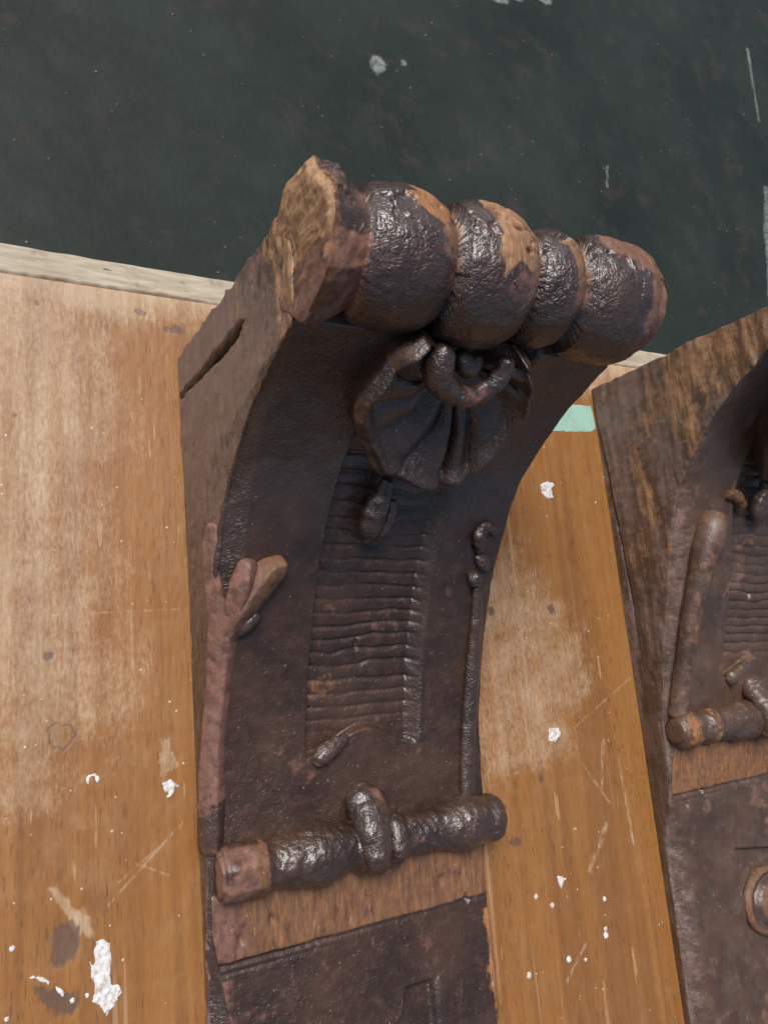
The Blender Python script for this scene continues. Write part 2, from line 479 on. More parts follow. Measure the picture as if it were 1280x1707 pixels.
# ------------------------------------------------------------------ the setting: dark sheet under the board
def axis(fine, coarse_lo, coarse_hi):
    return np.concatenate([coarse_lo, fine, coarse_hi])
gx = axis(np.arange(-0.2, 0.9, 0.0022), np.array([-6, -3, -1, -0.5]), np.array([1.2, 2, 4, 6.]))
gy = axis(np.arange(0.03, 0.75, 0.0022), np.array([-6, -3, -1, -0.3]), np.array([1, 2, 4, 6.]))
X, Y = np.meshgrid(gx, gy)
P = np.stack([X, Y, np.full_like(X, -0.018)], -1)
P2 = P[..., :2]
nz = fbm(P, 60, 5, 4)
mark = np.zeros_like(X)
for c_, r_ in (((0.1672, 0.2655), (0.0055, 0.0060)), ((0.1645, 0.2600), (0.003, 0.0045)), ((0.19, 0.275), (0.003, 0.002)),
               ((0.295, 0.379), (0.012, 0.008)), ((0.355, 0.398), (0.010, 0.005)), ((0.316, 0.388), (0.012, 0.005))):
    mark = np.maximum(mark, blob(P2, c_, r_, nz * 0.7))
for a, b_, w in (((0.655, 0.452), (0.649, 0.362), 0.0026), ((0.636, 0.275), (0.597, 0.10), 0.0050), ((0.40, 0.24), (0.396, 0.22), 0.0015)):
    mark = np.maximum(mark, (1 - sst(w * 0.5, w * 1.3, segd(P2, a, b_) + nz * w * 0.7)) * 0.75)
g = mesh_from("ground", P, grid_faces(len(gy), len(gx)), M_GROUND, None, np.stack([mark, mark * 0, mark * 0], -1) * 0.6)
tag(g, kind="structure")

# ------------------------------------------------------------------ the varnished board
bx = axis(np.concatenate([np.arange(-0.13, 0.004, 0.0007), np.arange(0.006, 0.158, 0.004), np.arange(0.16, 0.36, 0.0007)]),
          np.array([-0.70, -0.5, -0.3, -0.2, -0.16]), np.array([0.4, 0.45, 0.6, 0.8, 1.0]))
by = axis(np.arange(-0.47, 0.0372, 0.0008), np.array([-0.9, -0.8, -0.6, -0.52]), np.array([0.0374]))
X, Y = np.meshgrid(bx, by)
P = np.stack([X, Y, np.zeros_like(X)], -1)
P2 = P[..., :2]
nz = fbm(P, 90, 11, 4) * 0.7 + fbm(P, (520, 180, 1), 13, 4) * 0.8
nzl = fbm(P, 22, 12, 4)
R = np.zeros_like(X); G = np.zeros_like(X); B = np.zeros_like(X)
# bare pale end of the veneer next to the edging
R = np.maximum(R, (1 - sst(0.0, 0.035, (0.0372 - Y) + nzl * 0.012 + nz * .006)) * 0.95)
R = np.maximum(R, 0.60 * (1 - sst(-0.075, -0.01, X + nzl * 0.02)) * sst(-0.16, 0.02, Y))  # upper left paled as well: sky sheen put into the colour
# pale rubbed patch to the right of the near bracket
R = np.maximum(R, 0.50 * (1 - sst(-0.022, 0.018, polysd(P2, [(0.17, -0.115), (0.225, -0.105), (0.262, -0.14), (0.283, -0.20), (0.258, -0.25), (0.17, -0.268)]) + nz * 0.010 + nzl * 0.01)))
R = np.maximum(R, 0.85 * (1 - sst(-0.001, 0.002, polysd(P2, [(-0.0709, -0.2676), (-0.0658, -0.2694), (-0.0528, -0.2844), (-0.0503, -0.2954), (-0.0582, -0.2884), (-0.0659, -0.2777)]) + nz * 0.003)))
for c_, r_ in (((-0.0145, -0.217), (.004, .007)), ((-0.017, -0.227), (.002, .003)), ((-0.079, -0.119), (.003, .006)), ((-0.056, -0.137), (.003, .010)), ((0.239, -0.139), (0.003, 0.006)), ((0.246, -0.152), (.002, .004))):
    R = np.maximum(R, 0.55 * blob(P2, c_, (r_[0] * .7, r_[1]), nz * 1.6))
for a, b_, w in (((-0.0914, -0.1418), (-0.0049, -0.1418), 0.0006), ((-0.0447, -0.2809), (-0.0076, -0.2493), 0.0007), ((-0.040, -0.2720), (-0.0090, -0.252), 0.0005),
                 ((-0.036, -0.262), (-0.012, -0.275), 0.0005), ((0.2245, -0.3835), (0.2443, -0.3658), 0.0016), ((0.2558, -0.3233), (0.2757, -0.2988), 0.0022),
                 ((0.2608, -0.2325), (0.3176, -0.2054), 0.0007), ((0.232, -0.145), (0.262, -0.170), 0.0016), ((0.283, -0.245), (0.276, -0.275), .0014), ((0.262, -0.258), (0.281, -0.285), .001),
                 ((-0.083, 0.010), (-0.0835, -0.028), 0.0007), ((-0.056, 0.006), (-0.0565, -0.012), 0.0007), ((-0.042, 0.012), (-0.043, -0.002), 0.0009), ((-0.022, -0.008), (-0.0225, -0.022), 0.0009),
                 ((-0.015, -0.034), (-0.0152, -0.048), 0.0006), ((-0.072, -0.085), (-0.071, -0.155), 0.0006), ((-0.086, -0.13), (-0.085, -0.19), 0.0007), ((0.295, -0.255), (0.298, -0.315), .0012),
                 ((-0.060, -0.026), (-0.045, -0.028), .0005), ((0.176, -0.14), (0.19, -0.19), .001), ((0.19, -0.20), (0.245, -0.155), .0008)):
    R = np.maximum(R, (1 - sst(w * 0.6, w * 1.7, segd(P2, a, b_) + nz * w * 0.9)) * (0.42 + 0.6 * nz))
# pale scuffs on the left, with the sky's sheen painted into the colour
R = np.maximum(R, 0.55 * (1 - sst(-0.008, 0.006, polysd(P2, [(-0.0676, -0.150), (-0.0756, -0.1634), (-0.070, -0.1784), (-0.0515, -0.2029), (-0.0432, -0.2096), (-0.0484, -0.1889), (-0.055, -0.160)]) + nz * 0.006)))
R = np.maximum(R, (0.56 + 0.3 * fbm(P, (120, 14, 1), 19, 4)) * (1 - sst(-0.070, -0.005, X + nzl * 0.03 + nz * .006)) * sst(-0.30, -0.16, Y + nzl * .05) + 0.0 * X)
# stains
for poly, amp in (([(-0.0698, -0.2858), (-0.0633, -0.2821), (-0.0582, -0.2884), (-0.0597, -0.3009), (-0.0661, -0.3031), (-0.0699, -0.2959)], 0.9),
                  ([(-0.0774, -0.3077), (-0.0585, -0.3138), (-0.0573, -0.3217), (-0.0663, -0.3234), (-0.0750, -0.3169)], 0.9),
                  ([(-0.0593, -0.2726), (-0.0418, -0.2749), (-0.0434, -0.2865), (-0.0528, -0.2831)], 0.4)):
    G = np.maximum(G, amp * (1 - sst(-0.003, 0.002, polysd(P2, poly) + nz * 0.004)))
sdr = polysd(P2, [(-0.0705, -0.1964), (-0.0664, -0.1943), (-0.0602, -0.1962), (-0.0575, -0.2007), (-0.0639, -0.2070), (-0.0692, -0.2035)]) + nz * 0.001
G = np.maximum(G, 0.35 * (1 - sst(-0.0005, 0.0006, sdr)))
G = np.maximum(G, 0.75 * (1 - sst(0.0003, 0.0009, np.abs(sdr))))
for c_, r_ in (((0.0555 - 0.125, -0.162), (.002, .002)), ((0.252, -0.153), (.003, .005)), ((0.185, -0.142), (.003, .004)), ((0.20, -0.152), (.003, .003)), ((0.193, -0.275), (.003, .002)), ((0.200, -0.296), (.005, .003)),
               ((-0.0845, -0.040), (.0015, .0015)), ((-0.074, 0.023), (.0015, .0015)), ((0.25, -0.152), (.002, .003)), ((-0.001, 0.018), (.006, .003)), ((-0.02, 0.026), (.004, .002)), ((0.225, -0.262), (.003, .003))):
    G = np.maximum(G, 0.75 * blob(P2, c_, r_, nz * 0.8))
R2 = R * 0
B = np.maximum(B, (1 - sst(-0.0006, 0.0006, polysd(P2, [(0.20, -0.0035), (0.318, 0.0005), (0.3195, -0.0175), (0.314, -0.0205), (0.20, -0.0265)]) + nz * 0.0006)))
pits = np.clip(R, 0, 1) * 0
P[..., 2] += nz * 0.00012 - G * 0.0002 - 0.0003 * np.clip(R - 0.5, 0, .5) * (np.abs(nz))
V = P.reshape(-1, 3); nv, nu = len(by), len(bx)
F = [grid_faces(nv, nu)]
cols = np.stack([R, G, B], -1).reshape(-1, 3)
# skirt and underside so that the board has its thickness
bd = np.concatenate([np.arange(nu), np.arange(1, nv) * nu + nu - 1, (nv - 1) * nu + np.arange(nu - 2, -1, -1), np.arange(nv - 2, 0, -1) * nu])
low = V[bd].copy(); low[:, 2] = -0.0178
off = len(V); k = len(bd)
i = np.arange(k); j = (i + 1) % k
F.append(np.stack([bd[j], bd[i], off + i, off + j], -1))
V = np.concatenate([V, low]); cols = np.concatenate([cols, np.zeros((k, 3))])
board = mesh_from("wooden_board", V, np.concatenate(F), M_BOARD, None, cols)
tag(board, "scratched orange-brown varnished plywood board lying under both carved brackets", "board")

# the pale edging along its far end, one piece with a ragged seam
sx = np.arange(-0.7, 1.0, 0.0012); sy = np.linspace(0, 1, 24)
X, T_ = np.meshgrid(sx, sy)
e0 = 0.0376 + 0.0006 * vnoise(np.stack([sx, sx * 0, sx * 0], -1), 60, 3) + 0.0005 * vnoise(np.stack([sx, sx * 0, sx * 0], -1), 300, 4)
e1 = 0.0555 + 0.0004 * vnoise(np.stack([sx, sx * 0, sx * 0], -1), 80, 8)
Y = e0[None] + (e1 - e0)[None] * T_
P = np.stack([X, Y, np.zeros_like(X)], -1)
edge = np.minimum(T_, 1 - T_)
P[..., 2] = 0.0004 * fbm(P, (60, 300, 60), 5, 3) - 0.0022 * (1 - sst(0, 0.12, edge)) ** 2
V = P.reshape(-1, 3); nv, nu = P.shape[:2]
bd = np.concatenate([np.arange(nu), np.arange(1, nv) * nu + nu - 1, (nv - 1) * nu + np.arange(nu - 2, -1, -1), np.arange(nv - 2, 0, -1) * nu])
low = V[bd].copy(); low[:, 2] = -0.0176
off = len(V); k = len(bd); i = np.arange(k); j = (i + 1) % k
F = np.concatenate([grid_faces(nv, nu), np.stack([bd[j], bd[i], off + i, off + j], -1)])
st_ = mesh_from("edge_strip", np.concatenate([V, low]), F, M_STRIP, board)
st_["label"] = "pale weathered edging strip along the far edge"

def splat(name, poly, h, seed, stretch=1.0, smear=False):
    """a raised blot of dried paint: fine domed sheet cut to a ragged outline"""
    poly = np.array(poly)
    lo = poly.min(0) - 0.001; hi = poly.max(0) + 0.001
    xs = np.arange(lo[0], hi[0], 0.00035); ys = np.arange(lo[1], hi[1], 0.00035)
    X, Y = np.meshgrid(xs, ys)
    P2 = np.stack([X, Y], -1); P3 = np.stack([X, Y, X * 0], -1)
    sd_ = polysd(P2, poly) + 0.0010 * fbm(P3, (420, 420 * stretch, 1), seed, 4)
    if smear: sd_ = np.maximum(sd_, 0.0010 - 0.004 * (0.55 + fbm(P3, (700, 150, 1), seed + 9, 4)) - 0.9 * np.clip(X + 0.0505, -0.004, 0.02))
    z = np.where(sd_ < 0, 0.6 * h * np.clip(-sd_ / 0.0012, 0, 1) ** 0.5 * (0.60 + 0.9 * fbm(P3, (520, 420 * stretch, 1), seed + 5, 4)) + 0.0002, -0.0006)
    P3[..., 2] = z
    Fq = grid_faces(len(ys), len(xs))
    keep = (sd_.reshape(-1)[Fq] < 0.0007).all(1)
    Fq = Fq[keep]
    used = np.unique(Fq); mp = -np.ones(P3.reshape(-1, 3).shape[0], int); mp[used] = np.arange(len(used))
    return mesh_from(name, P3.reshape(-1, 3)[used], mp[Fq], M_PAINT, board)

splat("paint_splash", [(-0.0503, -0.2954), (-0.0471, -0.2951), (-0.0442, -0.2976), (-0.0436, -0.3060), (-0.0440, -0.3150), (-0.0400, -0.3165), (-0.0389, -0.3200), (-0.0425, -0.3245), (-0.0462, -0.3284), (-0.0478, -0.3242),
                       (-0.0508, -0.3214), (-0.0544, -0.3190), (-0.0540, -0.3150), (-0.0560, -0.310), (-0.0592, -0.3060), (-0.0589, -0.2995), (-0.0525, -0.2980)], 0.0005, 21, smear=True)
splat("paint_splash", [(-0.0531, -0.2201), (-0.0495, -0.2195), (-0.0471, -0.2227), (-0.0482, -0.2240), (-0.0500, -0.2212), (-0.0515, -0.2218), (-0.0518, -0.2253), (-0.0537, -0.2239)], 0.0008, 22)
splat("paint_splash", [(-0.0174, -0.2289), (-0.0129, -0.2282), (-0.0076, -0.2320), (-0.0106, -0.2330), (-0.0126, -0.2363), (-0.0153, -0.2368), (-0.0140, -0.2337), (-0.0170, -0.2334)], 0.0016, 23)
splat("paint_splash", [(0.2567, -0.0642), (0.2639, -0.0617), (0.2709, -0.0637), (0.2665, -0.0670), (0.2675, -0.0736), (0.2617, -0.0747), (0.2574, -0.0704)], 0.0016, 24)
splat("paint_splash", [(0.2365, -0.2317), (0.2448, -0.2319), (0.2463, -0.2356), (0.2406, -0.2411), (0.2357, -0.2393)], 0.0012, 25)
splat("paint_splash", [(0.2283, -0.3216), (0.2365, -0.3244), (0.2333, -0.3258), (0.2306, -0.3305), (0.2292, -0.3280)], 0.0010, 26)
splat("paint_splash", [(-0.0782, -0.3036), (-0.0749, -0.3038), (-0.0700, -0.3068), (-0.0708, -0.3086), (-0.0742, -0.3062)], 0.0010, 27)
splat("paint_splash", [(-0.0682, -0.3100), (-0.0640, -0.3126), (-0.0648, -0.3150), (-0.0668, -0.3125)], 0.0010, 28)
rg = random.Random(4)
dots = [(-0.0547, -0.3173), (-0.0606, -0.3178), (0.2298, -0.3704), (0.1973, -0.3719), (0.2630, -0.3609), (0.2623, -0.3647), (0.2098, -0.3298), (0.2654, -0.3429), (0.2216, -0.3379), (0.3080, -0.0760), (-0.0860, -0.29), (-0.088, -0.318), (0.243, -0.374)]
for q, (x, y) in enumerate(dots):
    r = 0.0008 + 0.0008 * rg.random() + (0.0008 if q in (2, 3, 4, 5) else 0)
    splat("paint_dot", [(x + r * math.cos(a), y + r * 1.1 * math.sin(a)) for a in np.linspace(0, 6.28, 9)[:-1]], 0.0011, 40 + q)

# ------------------------------------------------------------------ the carved brackets
WID = 0.167
PROF = [(-.0014, .160), (-.025, .166), (-.047, .161), (-.0525, .145), (-.0625, .121), (-.086, .0865), (-.1156, .0620), (-.1485, .0440), (-.1829, .0305), (-.218, .0215), (-.2529, .0163), (-.30, .0108), (-.34, .0085), (-.47, .0085)]

def bracket(name, loc, mat, second=False, seed=0):
    root = bpy.data.objects.new(name, None)
    COL.objects.link(root)
    root.location = loc
    root.empty_display_size = 0.05
    prof = np.array(PROF)
    if second:
        prof = np.array([(-.0014, .160), (-.015, .168), (-.022, .160), (-.031, .139), (-.055, .101), (-.0855, .076), (-.10, .0685), (-.13, .0595), (-.169, .050), (-.209, .0375), (-.265, .0235), (-.31, .0160), (-.36, .0140), (-.47, .0130)])
    pc = catmull(prof[2:], 500)
    pc = np.concatenate([catmull(prof[:3], 20)[:-1], pc])
    L = np.concatenate([[0], np.cumsum(np.linalg.norm(np.diff(pc, axis=0), axis=1))])
    ns = 760
    s = np.linspace(0, L[-1], ns)
    yf = np.interp(s, L, pc[:, 0]); zf = np.interp(s, L, pc[:, 1])
    order = np.argsort(pc[19:, 0])
    hy = lambda y: np.interp(y, pc[19:, 0][order], pc[19:, 1][order])
    ROLLY = -0.274 if not second else -0.2565
    # back line: slides down as the front does
    yb = np.interp(yf, [-.47, -.20, -.10, -.047, -.025, -.0014], [-.47, -.205, -.125, -.085, -.045, 0.0])
    yb = np.interp(s, [0, 0.012, 0.05, 0.12, 0.20, L[-1]], [0, -0.014, -0.052, -0.105, -0.17, -0.47]) if False else yb
    rc = np.interp(yf, [-.47, -.34, -.30, -.285, -.25, -.17, -.12, -.09, -.06, -.045], [.011, .009, .0015, .0015, .007, .010, .010, .007, .003, .002])
    if not second:
        rc = np.interp(yf, [-.47, -.34, -.30, -.285, -.25, -.17, -.12, -.09, -.06, -.050, -.045], [.011, .009, .0015, .0015, .008, .011, .0125, .0095, .0060, .003, .002])
        rz = np.interp(yf, [-.47, -.34, -.30, -.285, -.25, -.17, -.12, -.09, -.0625, -.050, -.045], [.006, .005, .0015, .0015, .004, .005, .0065, .0105, .0140, .006, .002])
    else:
        rc = rc * 1.4
        rz = rc * 0.8
    rz = np.minimum(rz, zf * 0.6)
    nS, nC, nF, nCr, nR = 90, 26, 270, 8, 20
    nU = nS + nC + nF + nCr + nR
    base = np.zeros((ns, nU, 3))
    q = np.linspace(0, 1, nS, endpoint=False)[None]
    back = np.stack([yb, yb * 0], -1)[:, None]; front = np.stack([yf, zf], -1)[:, None]
    ll = np.linalg.norm(front - back, axis=-1)
    dirv = (front - back) / ll[..., None]
    qd = q * (ll - rz[:, None])
    base[:, :nS, 1:] = back + dirv * qd[..., None]
    a = np.linspace(0, math.pi / 2, nC, endpoint=False)[None]
    tl = np.linspace(0, 1, nC, endpoint=False)[None]
    base[:, nS:nS + nC, 0] = rc[:, None] * (0.70 * tl + 0.30 * (1 - np.cos(a)))
    base[:, nS:nS + nC, 1:] = front - dirv * (rz[:, None] * (0.70 * (1 - tl) + 0.30 * (1 - np.sin(a))))[..., None]
    rr = 0.002
    t = np.linspace(0, 1, nF)[None]
    base[:, nS + nC:nS + nC + nF, 0] = rc[:, None] + (WID - rr - rc[:, None]) * t
    base[:, nS + nC:nS + nC + nF, 1:] = front
    a = np.linspace(0, math.pi / 2, nCr + 1)[1:][None]
    i0 = nS + nC + nF
    base[:, i0:i0 + nCr, 0] = WID - rr + rr * np.sin(a)
    base[:, i0:i0 + nCr, 1:] = front - dirv * (rr * (1 - np.cos(a)))[..., None]
    q = np.linspace(0, 1, nR + 1)[1:][None]
    base[:, i0 + nCr:, 0] = WID
    base[:, i0 + nCr:, 1:] = front - dirv * (rr + (ll - rr) * q)[..., None]
    N = grid_normals(base)
    mid = N[ns // 2, nS + nC + nF // 2]
    if mid[2] < 0: N = -N
    X, Y, Z = base[..., 0], base[..., 1], base[..., 2]
    fr = np.zeros(nU); fr[nS + nC:nS + nC + nF] = 1          # on the face
    fr = fr[None]
    D = np.zeros_like(X)
    P = base
    nlow = fbm(P, 28, 1 + seed, 3)
    nmid = fbm(P, 110, 2 + seed, 4)
    nfin = fbm(P, 420, 3 + seed, 3)
    fade = np.clip(Z / 0.004, 0, 1)
    D += (nlow * 0.0012 + nmid * 0.00055 + nfin * 0.00016) * np.where(fr > 0, 0.75, 1.0) * fade
    # knife facets on the arris and sides
    fac = np.round(fbm(P, (30, 45, 45), 8 + seed, 2) * 5) / 5
    corner = np.zeros(nU); corner[nS - 30:nS + nC] = np.sin(np.linspace(0, math.pi, 30 + nC)); 
    D += corner[None] * (fac * 0.0007 + fbm(P, (200, 60, 60), 9 + seed, 3) * 0.0007)
    # sunk field with ripple tooling
    wob = 0.0006 * nmid / 0.5
    xa = sst(0.0525, 0.0542, X + wob) * (1 - np.clip((X - 0.1162 + wob * .6) / 0.0056, 0, 1))
    ybot = -0.2255 + 0.0125 * np.exp(-((X - 0.088) / 0.020) ** 2) + 0.0006 * nmid
    ya = sst(ybot - 0.0012, ybot + 0.0014, Y) * (Y < -0.040)
    rec = xa * ya * fr
    sarc = s[:, None] * np.ones_like(X)
    ph = (Y + 0.085 * (X - 0.05) * 0.6 + 0.0042 * vnoise(P, (26, 32, 1), 31 + seed) + 0.0010 * vnoise(P, (110, 120, 1), 33 + seed)) / 0.0066
    sw = np.abs(np.sin(math.pi * ph))
    rip = 0.55 * (1 - np.exp(-(sw / 0.34) ** 2)) + 0.45 * sw
    stren = np.clip(0.95 + 0.5 * vnoise(P, (45, 60, 1), 35 + seed), 0.35, 1.15) * sst(-0.222, -0.200, Y)
    D += rec * (-0.0052 + (rip - 1) * 0.0015 * stren)
    # groove running beside the field on the lit right wall
    D += fr * 0.0009 * np.exp(-((X - 0.1240) / 0.0016) ** 2) * ya
    # small holes
    for (hx, hyy, hr) in ((0.083, -0.170, 0.0014), (0.016, -0.3075, 0.0018), (0.152, -0.317, 0.0016), (0.032, -0.301, .0014), (0.135, -0.304, .0020)):
        D -= fr * 0.0024 * np.exp(-(((X - hx) / hr) ** 2 + ((Y - hyy) / (hr * 1.6)) ** 2))
    # pale band and the cuts below it
    yo = ROLLY + 0.274
    bt, bb = -0.289 + yo, -0.3165 + yo
    band = sst(bb - 0.0008, bb + 0.0008, Y + 0.0006 * nmid) * fr * (Y < bt + 0.004)
    D += band * 0.0007
    D -= fr * 0.0013 * np.exp(-((Y - bb + 0.0016 + 0.0008 * nmid) / 0.0011) ** 2) * (0.35 + 0.65 * sst(0.11, 0.03, X) * 1.0)
    D -= fr * 0.0007 * np.exp(-((Y - bb + 0.0050 + 0.0012 * nlow) / 0.0009) ** 2) * (1 - sst(0.02, 0.09, X))
    P2f = np.stack([X, Y], -1)
    # lower sunk panel
    if not second:
        low = [(0.1070, -0.3525), (0.1262, -0.3520), (0.1262, -0.46), (0.050, -0.46), (0.060, -0.405), (0.088, -0.378), (0.103, -0.366)]
    else:
        low = [(0.0610, -0.3440), (0.14, -0.3560), (0.14, -0.46), (0.0585, -0.46)]
    sdl = polysd(P2f, low) + 0.0004 * nmid
    lowm = (1 - sst(-0.0030, 0.0, sdl)) * fr
    D -= lowm * 0.0042
    if not second:
        D += fr * 0.0008 * np.exp(-((X - 0.1285) / 0.0018) ** 2) * (Y < -0.353)
    # shallow slant cuts left of the panel
    D -= fr * 0.0010 * np.exp(-(segd(P2f, (0.055, -0.352), (0.067, -0.358)) / 0.0022) ** 2)
    # side: the split across the end and the seam along the back
    side = np.zeros(nU); side[:nS + 4] = 1; side = side[None]
    cr = np.abs(Y + 0.0245 + 0.010 * Z + 0.0010 * vnoise(P, (1, 1, 60), 41 + seed))
    crw = (0.0011 + 0.0014 * sst(0.02, 0.08, Z)) * (1 - sst(0.098, 0.112, Z))
    crack = np.exp(-(cr / np.maximum(crw * 1.15, 1e-4)) ** 4) * side * (Z < 0.115)
    D -= crack * 0.0085 * (0 if second else 1)
    zs = np.interp(Y, [-.20, -.138, -.1056, -.0717, -.0362, -.02], [.0095, .0084, .0064, .0043, .0012, .0])
    seam = np.exp(-((Z - zs + 0.0004 * nmid) / 0.0007) ** 2) * side * sst(-0.19, -0.16, Y) * (Y < -0.024)
    D -= seam * 0.0016 * fade
    D += side * 0.0010 * sst(zs + 0.0005, zs + 0.002, Z) * sst(-0.225, -0.185, Y)
    # long chisel streaks in the side grain
    D += side * fade * (fbm(P, (200, 18, 170), 51 + seed, 4) * 0.0009)
    # the raw broken area near the head
    hd = side * sst(0.075, 0.14, Z)
    D += hd * (fbm(P, (300, 60, 260), 55 + seed, 4) * 0.0020)
    P = base + N * D[..., None]
    P[..., 2] = np.maximum(P[..., 2], 0.0)
    # ragged end silhouette
    endm = np.exp(-(s / 0.010) ** 2)[:, None] * sst(0.0, 0.01, Z)
    P[..., 1] += endm * (fbm(base * np.array([0, 1, 1]), (1, 1, 90), 61 + seed, 3) * 0.0028)
    # ---- wear
    R = np.zeros_like(X); G = np.zeros_like(X); B = np.zeros_like(X)
    nb = fbm(base, 60, 71 + seed, 5); nst = fbm(base, (240, 22, 240), 72 + seed, 4)
    if not second:
        # side: raw streaks near the head, rubbed pinkish below
        R = np.maximum(R, side * (0.95 * sst(0.115, 0.165, Z + nst * 0.05)) * (0.55 + 0.8 * (nst + 0.35)))
        R = np.maximum(R, side * 0.75 * sst(0.12, 0.36, nst) * sst(-0.09, -0.03, Y) * sst(0.07, 0.11, Z))
        G = np.maximum(G, side * (0.62 + 0.35 * nb) * sst(-0.27, -0.02, Y) * (1 - sst(0.85, 1.0, Z / np.maximum(hy(np.minimum(Y, -0.045)), 1e-3))))
        G = np.maximum(G, side * 0.95 * (Y > -0.024 - 0.010 * Z) * (Z < 0.10))
        G = np.maximum(G, corner[None] * 0.55 * sst(0.0, 0.3, nst) * (Y > -0.10))
        G = np.maximum(G, side * (0.35 + 0.6 * nb) * (Y < -0.2))
        R = np.maximum(R, 0.55 * corner[None] * sst(0.05, 0.3, nst) * (Y < -0.29))
        R = np.maximum(R, side * (Z < 0.002) * 0.9 * sst(0.0, 0.25, nb))
        # band
        R = np.maximum(R, band * (0.80 + 0.15 * nst + 0.4 * nb) * sst(0.0, 0.03, X)); G = np.maximum(G, band * (0.75 + 0.5 * nst))
        
        G = np.maximum(G, 0.30 * fr * sst(0.1, 0.5, nb) * sst(-0.1, -0.14, Y))
        # chipped right arris at the foot
        R = np.maximum(R, 1.1 * sst(0.160, 0.166, X + nb * 0.006) * (Y < -0.325))
        R = np.maximum(R, 0.30 * fr * blob(P2f, (0.061, -0.190), (0.008, 0.007), nb * 1.4))
        G = np.maximum(G, 0.8 * fr * (1 - sst(0.004, 0.017, X)) * (Y < -0.325))
        B = np.maximum(B, corner[None] * 1.0 + sst(0.045, 0.10, Z))
        B = np.maximum(B, side * 0.5)
        B = np.maximum(B, 0.6 * fr * (Y < -0.350) * sst(0.1215, 0.123, X) * (1 - sst(0.130, 0.1315, X)))
        B = np.maximum(B, 0.55 * fr * ya * sst(0.1150, 0.1165, X) * (1 - sst(0.1235, 0.125, X)))
    else:
        nbig = fbm(base, (45, 16, 45), 75 + seed, 4)
        R = np.maximum(R, side * (0.38 + 0.30 * nst + 1.3 * nbig) * sst(-0.22, -0.10, Y))
        G = np.maximum(G, side * (0.50 - 0.9 * nbig + 0.3 * nst) * sst(-0.2, -0.05, Y))
        R = np.maximum(R, band * (0.85 + 0.3 * nb)); G = np.maximum(G, band * 0.55)
        G = np.maximum(G, side * (0.45 + 0.6 * nst) * sst(-0.30, -0.2, Y))
        G = np.maximum(G, corner[None] * (0.55 + 0.5 * nst))
        G = np.maximum(G, 0.6 * fr * sst(0.1, 0.4, nb))
        B = np.maximum(B, corner[None])
    ck = sst(0.0, 0.25, crack)
    if not second: R = R * (1 - ck); G = G * (1 - ck)
    R = R * (1 - seam); G = G * (1 - seam)
    mg_ = np.zeros(nU); mg_[nS - 1:nS + nC] = 1; mg_ = mg_[None] * sst(-0.262, -0.250, Y) * sst(-0.044, -0.055, Y)
    if not second:
        R = R * (1 - 0.9 * mg_); G = G * (1 - 0.85 * mg_); B = np.maximum(B, mg_)
    A = 1 - np.clip(side + corner[None] + 0 * X, 0, 1) * (0.45 if second else 0.60) * (1 - mg_)
    col = np.stack([R, G, B, A], -1)
    V = P.reshape(-1, 3); C_ = col.reshape(-1, 4)
    F = grid_faces(ns, nU)[:, ::-1]
    # far end cap
    capn = 30
    left = P[0, :nS + nC]; 
    rim = np.arange(nU)
    cidx = len(V)
    cen = P[0].mean(0)
    V = np.concatenate([V, [cen]]); C_ = np.concatenate([C_, [[0.9, 0, 0, 1]]])
    tr = [(cidx, rim[i], rim[i + 1]) for i in range(nU - 1)] + [(cidx, nU - 1, 0)]
    cen2 = P[-1].mean(0); V = np.concatenate([V, [cen2]]); C_ = np.concatenate([C_, [[0.5, 0, 0, 1]]])
    o_ = (ns - 1) * nU
    tr += [(cidx + 1, o_ + i + 1, o_ + i) for i in range(nU - 1)]
    mesh_from("body", V, F, mat, root, C_, tris=tr)

    face = lambda x, y, off=0.0: (x, y, float(hy(y)) + off)

    # ---- the gadrooned scroll at the head
    yc, zc = -0.0225, 0.1745
    nx, nt_ = 420, 300
    lob = [(-0.001, 0.0205, 0.0275, 2.6), (0.0205, 0.0625, 0.0285, 1.0), (0.0625, 0.1030, 0.0302, 1.0), (0.1030, 0.1305, 0.0260, 1.0), (0.1305, 0.1712, 0.0288, 1.3)]
    if second:
        lob = [(-0.001, 0.03, 0.0275, 2.6), (0.03, 0.07, 0.0285, 1.0), (0.07, 0.11, 0.029, 1.0), (0.11, 0.168, 0.028, 1.3)]
    xs = np.linspace(lob[0][0], lob[-1][1], nx)
    th = np.arange(nt_) / nt_ * 2 * math.pi
    XX, TT = np.meshgrid(xs, th, indexing='ij')
    # spiral twist: the grooves lean a little round the roll
    xsh = XX + 0.0045 * np.sin(TT - 0.6) + 0.0008 * vnoise(np.stack([np.cos(TT) * .03, np.sin(TT) * .03, XX], -1), 60, 81)
    rad = np.zeros_like(XX); lid = np.zeros_like(XX)
    for k, (a, b_, r, pw) in enumerate(lob):
        last, first = k == len(lob) - 1, k == 0
        m_ = (xsh >= (a if not first else -1)) & (xsh < (b_ if not last else 1))
        u = np.clip((xsh - a) / (b_ - a), 0, 1)
        if first:
            pr = 1.0 - 0.20 * sst(0.30, 1.0, u) + 0.035 * (1 - u) * np.clip(np.cos(TT - 0.55), 0, 1) ** 3
        else:
            uu = 2 * u - 1
            uu = np.where(uu < 0, uu * 0.95, uu)
            sk = np.sign(uu + 0.18) * np.abs(uu + 0.18) / 1.18
            pr = 0.50 + 0.50 * np.sqrt(np.clip(1 - np.abs(sk) ** 2.2, 0, 1))
            if k == 1: pr = np.maximum(pr, 0.80 * (1 - sst(0.10, 0.35, u)))
            if last:
                pr = np.where(uu > 0.1, 0.70 + 0.30 * np.sqrt(np.clip(1 - np.clip((uu - 0.1) / 0.93, 0, 1) ** 2.6, 0, 1)), pr)
